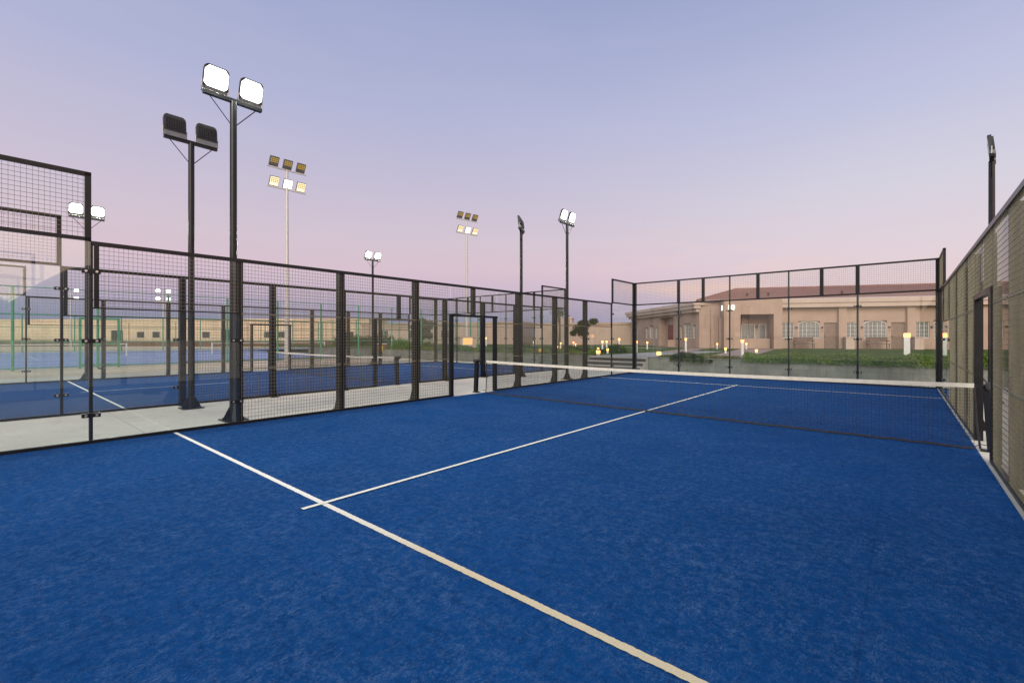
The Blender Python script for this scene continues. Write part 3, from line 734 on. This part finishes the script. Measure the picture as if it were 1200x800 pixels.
# ------------------------------------------------------------------ hotel
E1 = R(25.5); P0 = (-.426, 48.018)
def window_arch(w2, z0, z1, rise):               # outline of a flat-arched opening
    return [(-w2, z0), (w2, z0), (w2, z1 - rise)] + [(w2 * math.cos(k * math.pi / 10), z1 - rise + rise * math.sin(k * math.pi / 10)) for k in range(1, 10)] + [(-w2, z1 - rise)]
def win(parent, s0, s1, z0, z1, y, arch=0, cols=2, rows=4, frame=None):
    """a framed window set against the wall face at depth y (towards the viewer is -y)"""
    f = .05; mid = (s0 + s1) / 2; w2 = (s1 - s0) / 2
    o = thing_part('window', parent)
    b = MB()
    outl = window_arch(w2, z0, z1, arch) if arch else [(-w2, z0), (w2, z0), (w2, z1), (-w2, z1)]
    inn = window_arch(w2 - f, z0 + f, z1 - f, max(.02, arch)) if arch else [(-w2 + f, z0 + f), (w2 - f, z0 + f), (w2 - f, z1 - f), (-w2 + f, z1 - f)]
    n = len(outl); ya, yb = y - .05, y + .08
    vs = [(mid + a, ya, c) for a, c in outl] + [(mid + a, ya, c) for a, c in inn] + [(mid + a, yb, c) for a, c in outl] + [(mid + a, yb, c) for a, c in inn]
    fs = []
    for i in range(n):
        j = (i + 1) % n; fs += [(i, j, n + j, n + i), (n + i, n + j, 3 * n + j, 3 * n + i), (i, 2 * n + i, 2 * n + j, j)]
    b.add(vs, fs)
    for k in range(1, cols): x = mid - w2 + 2 * w2 * k / cols; b.span((x - .018, y - .035, z0 + f), (x + .018, y + .0, z1 - f - (arch * .35 if arch else 0)))
    for k in range(1, rows): z = z0 + (z1 - arch * .5 - z0) * k / rows; b.span((mid - w2 + f, y - .030, z - .012), (mid + w2 - f, y + .002, z + .012))
    fr = b.build('window', 'window_frame', parent)
    b = MB(); b.add([(mid + a, y + .025, c) for a, c in inn], [tuple(range(n))]); b.build('pane', 'pane', fr)
    b = MB(); b.span((s0 - .06, y - .10, z0 - .06), (s1 + .06, y + .02, z0 - .003)); b.build('sill', 'stucco_pale', fr)
    return fr
def thing_part(*a): return None
def wall_with_holes(b, s0, s1, z0, z1, y, th, holes):
    """wall slab in the s-z plane from y to y+th with rectangular openings (sa, sb, za, zb), sorted along s, not overlapping"""
    x = s0
    for (sa, sb, za, zb) in sorted(holes):
        b.span((x, y, z0), (sa, y + th, z1))
        if za > z0 + .001: b.span((sa, y, z0), (sb, y + th, za))
        if zb < z1 - .001: b.span((sa, y, zb), (sb, y + th, z1))
        x = sb
    b.span((x, y, z0), (s1, y + th, z1))
H = thing('hotel_building', 'long pinkish low hotel with terracotta roof beyond the far glass', 'building', (P0[0], P0[1], 0), E1)
BZ = .64
bays = [0, 4.85, 9.7, 14.55, 19.4]
holes = []
for o in bays:
    holes += [(-3.78 + o, -2.83 + o, 1.54, 2.86), (-2.52 + o, -.90 + o, 1.54, 2.99), (-.60 + o, .38 + o, BZ, 2.84)]
b = MB(); wall_with_holes(b, -4.2, 24, BZ, 4.30, 0, .25, holes); b.build('wall', 'stucco', H)
b = MB(); b.span((-10.6, .25, BZ), (24, 9, 4.8)); b.build('rear_wall', 'stucco', H)
for o in bays:
    win(H, -3.78 + o, -2.83 + o, 1.54, 2.86, .12, 0, 3, 4)
    win(H, -2.52 + o, -.90 + o, 1.54, 2.99, .12, .26, 5, 4)
    b = MB(); b.span((-.60 + o, .14, BZ), (.38 + o, .20, 2.84)); dr = b.build('door', 'door_wood', H)
    b = MB(); b.span((-.52 + o, .10, 1.62), (-.45 + o, .14, 1.75)); b.build('handle', 'dark_metal', dr)
    b = MB(); b.span((.40 + o, -.28, BZ), (.97 + o, -.003, 4.12)); b.build('pilaster', 'stucco', H)
    for x in (-2.68, -.74):
        b = MB(); b.prism([(-.12, 2.36), (-.002, 2.36), (-.002, 2.52), (-.05, 2.52)], 0, x - .07 + o, x + .07 + o); b.build('wall_lamp', 'dark_metal', H)
    b = MB(); b.span((-.78 + o, -.02, 2.10), (-.68 + o, -.003, 2.16)); b.build('number_plate', 'dark_metal', H)
    b = MB(); b.span((-.80 + o, -.02, 1.75), (-.68 + o, -.003, 1.81)); b.build('number_plate', 'stucco_pale', H)
b = MB(); b.span((-4.05, -.62, 4.14), (24, -.003, 4.50)); b.span((-4.12, -.72, 4.503), (24.1, -.003, 4.86)); b.build('fascia', 'stucco_pale', H)
# portico block with recessed terrace
PD = -1.8
b = MB(); wall_with_holes(b, -8.75, -4.25, BZ, 4.86, PD, 1.8, [(-7.45, -4.9, BZ, 3.55)]); b.build('portico', 'stucco', H)
win(H, -7.0, -5.9, 1.4, 2.75, .16, 0, 2, 1); win(H, -5.6, -5.0, 1.4, 2.75, .16, 0, 1, 1)
for x in (-7.3, -5.75): b = MB(); b.span((x - .07, .06, 2.45), (x + .07, .24, 2.62)); b.build('wall_lamp', 'dark_metal', H)
b = MB(); b.span((-7.4, -.9, BZ), (-4.95, -.85, 1.5)); b.build('parapet', 'stucco', H)
b = MB(); b.span((-10.5, -.02, BZ), (-8.75, .25, 4.86)); b.build('corner_wall', 'stucco', H)
b = MB(); b.span((-9.55, -.16, BZ), (-9.30, -.023, 4.2)); b.span((-8.92, -.5, BZ), (-8.753, -.023, 3.35)); b.build('pilaster', 'stucco', H)
def numeral(parent, x, y, z, rz, size):
    cu = bpy.data.curves.new('house_number', 'FONT'); cu.body = '10'; cu.size = size; cu.extrude = .02; cu.offset = .012; cu.align_x = 'CENTER'; cu.materials.append(M['sign_lit'])
    tmp = bpy.data.objects.new('house_number_curve', cu); C.objects.link(tmp)
    me = bpy.data.meshes.new_from_object(tmp.evaluated_get(bpy.context.evaluated_depsgraph_get())); bpy.data.objects.remove(tmp)
    o = bpy.data.objects.new('house_number', me); C.objects.link(o); o.parent = parent; o.location = (x, y, z); o.rotation_euler = (R(90), 0, rz); return o
numeral(H, -8.2, PD - .03, 3.95, 0, .62); numeral(H, -8.785, -1.05, 3.95, R(-90), .62)
# tiled hip roof, corrugated along the slope
def tiles(name, A, B, Cc, D, parent, pitch=.22, amp=.045):
    """quad A-B along the eave, D-C along the ridge; A,B,C,D in order round it"""
    A, B, Cc, D = map(Vector, (A, B, Cc, D)); L = (B - A).length; n = int(L / pitch * 6); rows = 14; nm = (B - A).cross(D - A).normalized()
    vs, fs = [], []
    for r in range(rows + 1):
        f = r / rows
        for i in range(n + 1):
            g_ = i / n; p = (A * (1 - g_) + B * g_) * (1 - f) + (D * (1 - g_) + Cc * g_) * f
            k = ((p - A).dot((B - A).normalized())) / pitch
            vs.append(p + nm * (abs(math.sin(k * math.pi)) * amp - f * .0 + (.02 if r % 2 else 0)))
    for r in range(rows):
        for i in range(n): a = r * (n + 1) + i; fs.append((a, a + 1, a + n + 2, a + n + 1))
    b = MB(); b.add(vs, fs); return b.build(name, 'tile', parent, smooth=False)
RZ = 6.42
tiles('roof', (-10.75, -.55, 4.88), (24.3, -.55, 4.88), (20, 6, RZ), (-6.3, 6, RZ), H)
tiles('roof', (-10.75, 12, 4.88), (-10.75, -.55, 4.88), (-6.3, 6, RZ), (-6.3, 6.6, RZ), H)
b = MB(); b.span((-10.7, -.5, 4.802), (24.2, 12, 4.86)); b.build('roof_deck', 'stucco_pale', H)
b = MB(); b.tube([(-6.3, 6, RZ + .05), (20, 6, RZ + .05)], .10, 8); b.tube([(-6.3, 6, RZ + .05), (-10.75, -.55, 4.93)], .09, 8); b.build('ridge_cap', 'tile', H)
for i, x in enumerate((-6.3, -4.55, 1.2)): b = MB(); b.tube([(x, 1.2, 5.25), (x, 1.2, 5.55)], .07, 8); b.tube([(x, 1.2, 5.55), (x, 1.2, 5.6)], .11, 8); b.build('roof_vent', 'dark_metal', H)
# wing running away to the left
WX, WY = -10.5, 0.0
wd = Vector((-.72, .70)); e_ = Vector((math.cos(E1), math.sin(E1))); start = Vector(P0) + e_ * WX
wrz = math.atan2(-wd.y, -wd.x)                  # local +x runs back toward the corner, so the face looks to -y
Wg = thing('hotel_wing', 'pinkish hotel wing with a red door and stepped cornice', 'building', (start.x, start.y, 0), wrz)
def wl(l): return -l
holes = [(wl(b_), wl(a_), z0, z1) for a_, b_, z0, z1 in ((12.06, 12.7, 1.5, 2.75), (10.37, 11.57, 1.5, 2.95), (9.25, 9.91, 1.5, 2.75), (5.33, 8.79, BZ, 3.7), (3.35, 3.87, 1.5, 2.75), (1.54, 3.02, 1.5, 2.95), (.6, 1.22, 1.5, 2.75), (15.2, 16.1, .9, 3.4))]
b = MB(); wall_with_holes(b, -17.5, -.01, BZ, 4.25, 0, .3, holes); b.build('wall', 'stucco', Wg)
b = MB(); b.span((-17.5, .8, BZ), (-.01, 7, 4.7)); b.build('rear_wall', 'stucco', Wg)
b = MB(); b.span((-17.5, .31, 4.0), (-.01, .797, 4.24)); b.build('ceiling', 'stucco', Wg)
for x in (-8.8, -5.3, -17.4, -.1): b = MB(); b.span((x - .05, .305, BZ), (x + .05, .797, 3.99)); b.build('partition', 'stucco', Wg)
for a_, b_, ar in ((12.06, 12.7, 0), (10.37, 11.57, .16), (9.25, 9.91, 0), (3.35, 3.87, 0), (1.54, 3.02, .18), (.6, 1.22, 0)):
    win(Wg, wl(b_), wl(a_), 1.5, 2.95 if ar else 2.75, .16, ar, 2 if not ar else 4, 4)
b = MB(); b.span((wl(8.1), .70, BZ), (wl(5.4), .78, 2.95)); dr = b.build('door', 'red_door', Wg)
b = MB(); b.span((wl(6.60), .64, 1.55), (wl(6.50), .70, 1.75)); b.build('handle', 'bolt', dr)
b = MB(); b.span((wl(16.1), .2, .9), (wl(15.2), .24, 3.4)); b.build('door', 'stone', Wg)
b = MB(); b.span((-17.6, -.35, 3.9), (.1, -.003, 4.2)); b.span((-17.8, -.6, 4.203), (.25, -.003, 4.5)); b.span((-17.9, -.72, 4.503), (.35, 1.7, 4.82)); b.build('cornice', 'stucco_pale', Wg)
b = MB(); b.span((wl(5.3), -.9, BZ), (wl(4.6), -.1, 1.35)); b.build('planter_wall', 'stucco', Wg)

def bench(s, y, label):
    p = Vector(P0) + e_ * s + Vector((-e_.y, e_.x)) * y
    t = thing('garden_bench', label, 'bench', (p.x, p.y, LZ), E1, 'benches below the arched windows')
    for a, c, d2 in (('seat', (0, 0, .45), (1.5, .5, .05)), ('backrest', (0, .25, .80), (1.5, .05, .35))):
        b = MB(); b.box(c, d2)
        if a == 'backrest':
            for k in (-.7, 0, .7): b.box((k, .25, .55), (.05, .05, .2))
        b.build(a, 'bench_wood', t)
    for x in (-.68, .68):
        for q in (-.2, .2): b = MB(); b.box((x, q, .21), (.06, .06, .43)); b.build('leg', 'bench_wood', t)
        b = MB(); b.box((x, 0, .68), (.06, .5, .05)); b.build('armrest', 'bench_wood', t)
bench(-2.4, -1.0, 'brown bench under the arched window left of the first door'); bench(2.9, -1.0, 'brown bench under the arched window left of the white square bollard')
def planter(s, y, label, h=.95):
    p = Vector(P0) + e_ * s + Vector((-e_.y, e_.x)) * y
    t = thing('planter_box', label, 'planter', (p.x, p.y, LZ), E1, 'pale boxes along the hotel wall')
    b = MB(); b.box((0, 0, h / 2), (.62, .5, h)); b.build('body', 'stucco_pale', t, bevel=.015); b = MB(); b.box((0, 0, h + .032), (.68, .56, .06)); b.build('rim', 'stucco_pale', t)
planter(.95, -.75, 'pale plastered box beside the first brown door'); planter(5.7, -.75, 'pale plastered box behind the white square bollard')

# ------------------------------------------------------------------ garden lights
def bollard(x, y, h, label, round_=True, r=.06, g=.16):
    t = thing('bollard_light', label, 'bollard', (x, y, LZ), 0, 'bollard lights in the hotel garden')
    b = MB()
    if round_: b.tube([(0, 0, 0), (0, 0, h - g)], r, 10)
    else: b.box((0, 0, (h - g) / 2), (2 * r, 2 * r, h - g))
    b.build('post', 'white_paint', t)
    b = MB()
    if round_: b.tube([(0, 0, h - g + .002), (0, 0, h - .03)], [r * .8, r * 1.25], 10)
    else: b.box((0, 0, h - g / 2 - .012), (2 * r + .02, 2 * r + .02, g - .03))
    b.build('lamp', 'glow', t)
    b = MB()
    if round_: b.tube([(0, 0, h - .028), (0, 0, h)], r * 1.2, 10)
    else: b.box((0, 0, h - .0), (2 * r, 2 * r, .02))
    b.build('cap', 'white_paint', t)
for args in (
    (-5.8, 28.66, .93, 'white round bollard light in front of the red door wing'),
    (-2.49, 27.95, .84, 'white round bollard light on the path to the portico', True, .075),
    (4.31, 32.23, 1.19, 'big white square bollard light behind the green hedge', False, .125, .22),
    (-8.75, 28.21, .76, 'white bollard light just left of the corner glass post'),
    (-11.92, 36.91, .63, 'small bollard light on the lawn before the left end of the wing'),
    (-10.43, 29.11, .92, 'tall bollard light left of the steps\' far end'),
    (-11.29, 28.38, .75, 'bollard light left of the steps, second of a close row'),
    (-13.18, 32.39, .72, 'bollard light in the row before the rose wall, in the middle'),
    (-14.17, 34.98, .71, 'bollard light in the row before the rose wall, at its far end'),
    (-9.38, 25.6, .31, 'low lamp beside the paved landing'),
    (-8.5, 22.95, .27, 'low lamp glowing on the end of the hedge wall by the steps', False, .07, .17),
    (-11.51, 28.19, .29, 'low lamp at the foot of the bollards left of the steps'),
    (-5.0, 22.75, .27, 'low lamp glowing on the end of the retaining wall by the steps', False, .07, .17),
    (-3.98, 30.22, .36, 'short lamp on the lawn left of the portico path'),
    (-7.80, 41.6, .50, 'small uplight at the foot of the portico pillar'),
    (-5.78, 42.6, .52, 'small lamp before the recessed terrace'),
    (-2.06, 29.13, .31, 'short lamp on the lawn right of the portico path'),
    (-17.36, 32.26, .56, 'bollard light left of the round tree'),
    (-17.57, 32.07, .28, 'short lamp at the foot of the bollard left of the round tree'),
    (-22.49, 42.13, .54, 'faint lamp far back, just left of the round tree'),
    (-20.01, 38.67, .41, 'faint short lamp far back, under the round tree'),
    (-24.14, 30.45, .99, 'tall bollard light behind the doorway of the wire fence'),
    (-20.9, 33.22, .61, 'bollard light behind the hedge of the second court'),
    (-12.44, 22.99, .30, 'low lamp in the hedge behind the second court', False, .07, .2)):
    bollard(*args)

# ------------------------------------------------------------------ buildings further off
def house(name, label, a, c, z0, z1, depth, m, parapet=.25, wins=(), win_m='dark_metal', base=None, piers=()):
    a, c = Vector(a), Vector(c); u = (c - a); L = u.length; rz = math.atan2(u.y, u.x)
    t = thing(name, label, 'building', (a.x, a.y, 0), rz)
    b = MB(); b.span((0, 0, z0), (L, depth, z1)); b.build('wall', m, t)
    b = MB(); b.span((-.1, -.12, z1 + .002), (L + .1, depth + .1, z1 + parapet)); b.build('parapet', m, t)
    for (s, w_, za, zb) in wins:
        b = MB(); b.span((s, -.06, za), (s + w_, .02, zb)); f = b.build('window', 'window_frame', t)
        b = MB(); b.span((s + .08, -.09, za + .08), (s + w_ - .08, -.062, zb - .08)); b.build('pane', win_m, f)
    for (s, w_) in piers:
        b = MB(); b.span((s, -.22, z0), (s + w_, -.003, z1 - .25)); b.build('pilaster', m, t)
    if base:
        b = MB(); b.span((0, -1.2, 0), (L, -.9, base)); b.build('base_wall', 'red_base', t)
    return t
L0, L1 = at(-108, 86), at(-25, 80)
house('clubhouse', 'long sand coloured flat building with dark windows beyond the tennis courts', L0, L1, 0, 4.6, 9, 'stucco_far', .35,
      [(x, 1.5, 1.5, 2.7) for x in (40, 43, 52.5, 64, 66.5, 79)] + [(35, 2.4, .6, 3.0), (56.0, 3.2, .3, 3.1)], 'dark_metal', 1.0, [(x, .5) for x in (30, 38, 47, 50.5, 60.5, 63, 70.5, 75, 82)])
p0, p1 = at(-25, 76), at(1.5, 66)
house('low_building', 'low beige building behind the far hedge and trees', p0, p1, 0, 3.6, 8, 'stucco_rose', .3, [(4, 1.4, 1.5, 2.8), (9, 1.4, 1.5, 2.8), (15, 1.4, 1.5, 2.8)])
p0, p1 = at(3.0, 62), at(16.6, 60)
house('garden_wall_building', 'plain rose walled building behind the round tree', p0, p1, LZ, 3.3, 7, 'stucco_rose', .28)
p0, p1 = at(6.6, 69), at(9.0, 68.5)
house('tower_block', 'squat beige block rising behind the rose wall', p0, p1, LZ, 4.4, 3, 'stucco_pale', .2)
p0, p1 = at(13.9, 69), at(16.0, 69)
house('white_hut', 'small white rooftop block peeping over the rose wall', p0, p1, LZ, 3.75, 3, 'white_wall', .1)
p0, p1 = at(-4.6, 40.6), at(-3.2, 41.0)
kk = house('garden_kiosk', 'little kiosk with a warm lit opening behind the tennis fence', p0, p1, 0, 1.6, 1.2, 'stucco_rose', .08, [(.2, .95, .9, 1.6)], 'window_lit')
# hills under the sunset
b = MB(); vs, fs = [], []; n = 60
for i in range(n + 1):
    a = R(-75 + 110 * i / n); h = 34 + 20 * math.sin(i * .31) + 10 * math.sin(i * .83 + 1) + 5 * math.sin(i * 1.9)
    for r_, z in ((330, -2), (380, h * .55), (450, h), (620, -2)): vs.append((math.cos(a) * r_, math.sin(a) * r_, z + (random.uniform(-3, 3) if z > 0 else 0)))
for i in range(n):
    for k in range(3): q = i * 4 + k; fs.append((q, q + 4, q + 5, q + 1))
b.add(vs, fs); struct(b.build('hills', 'hill'))
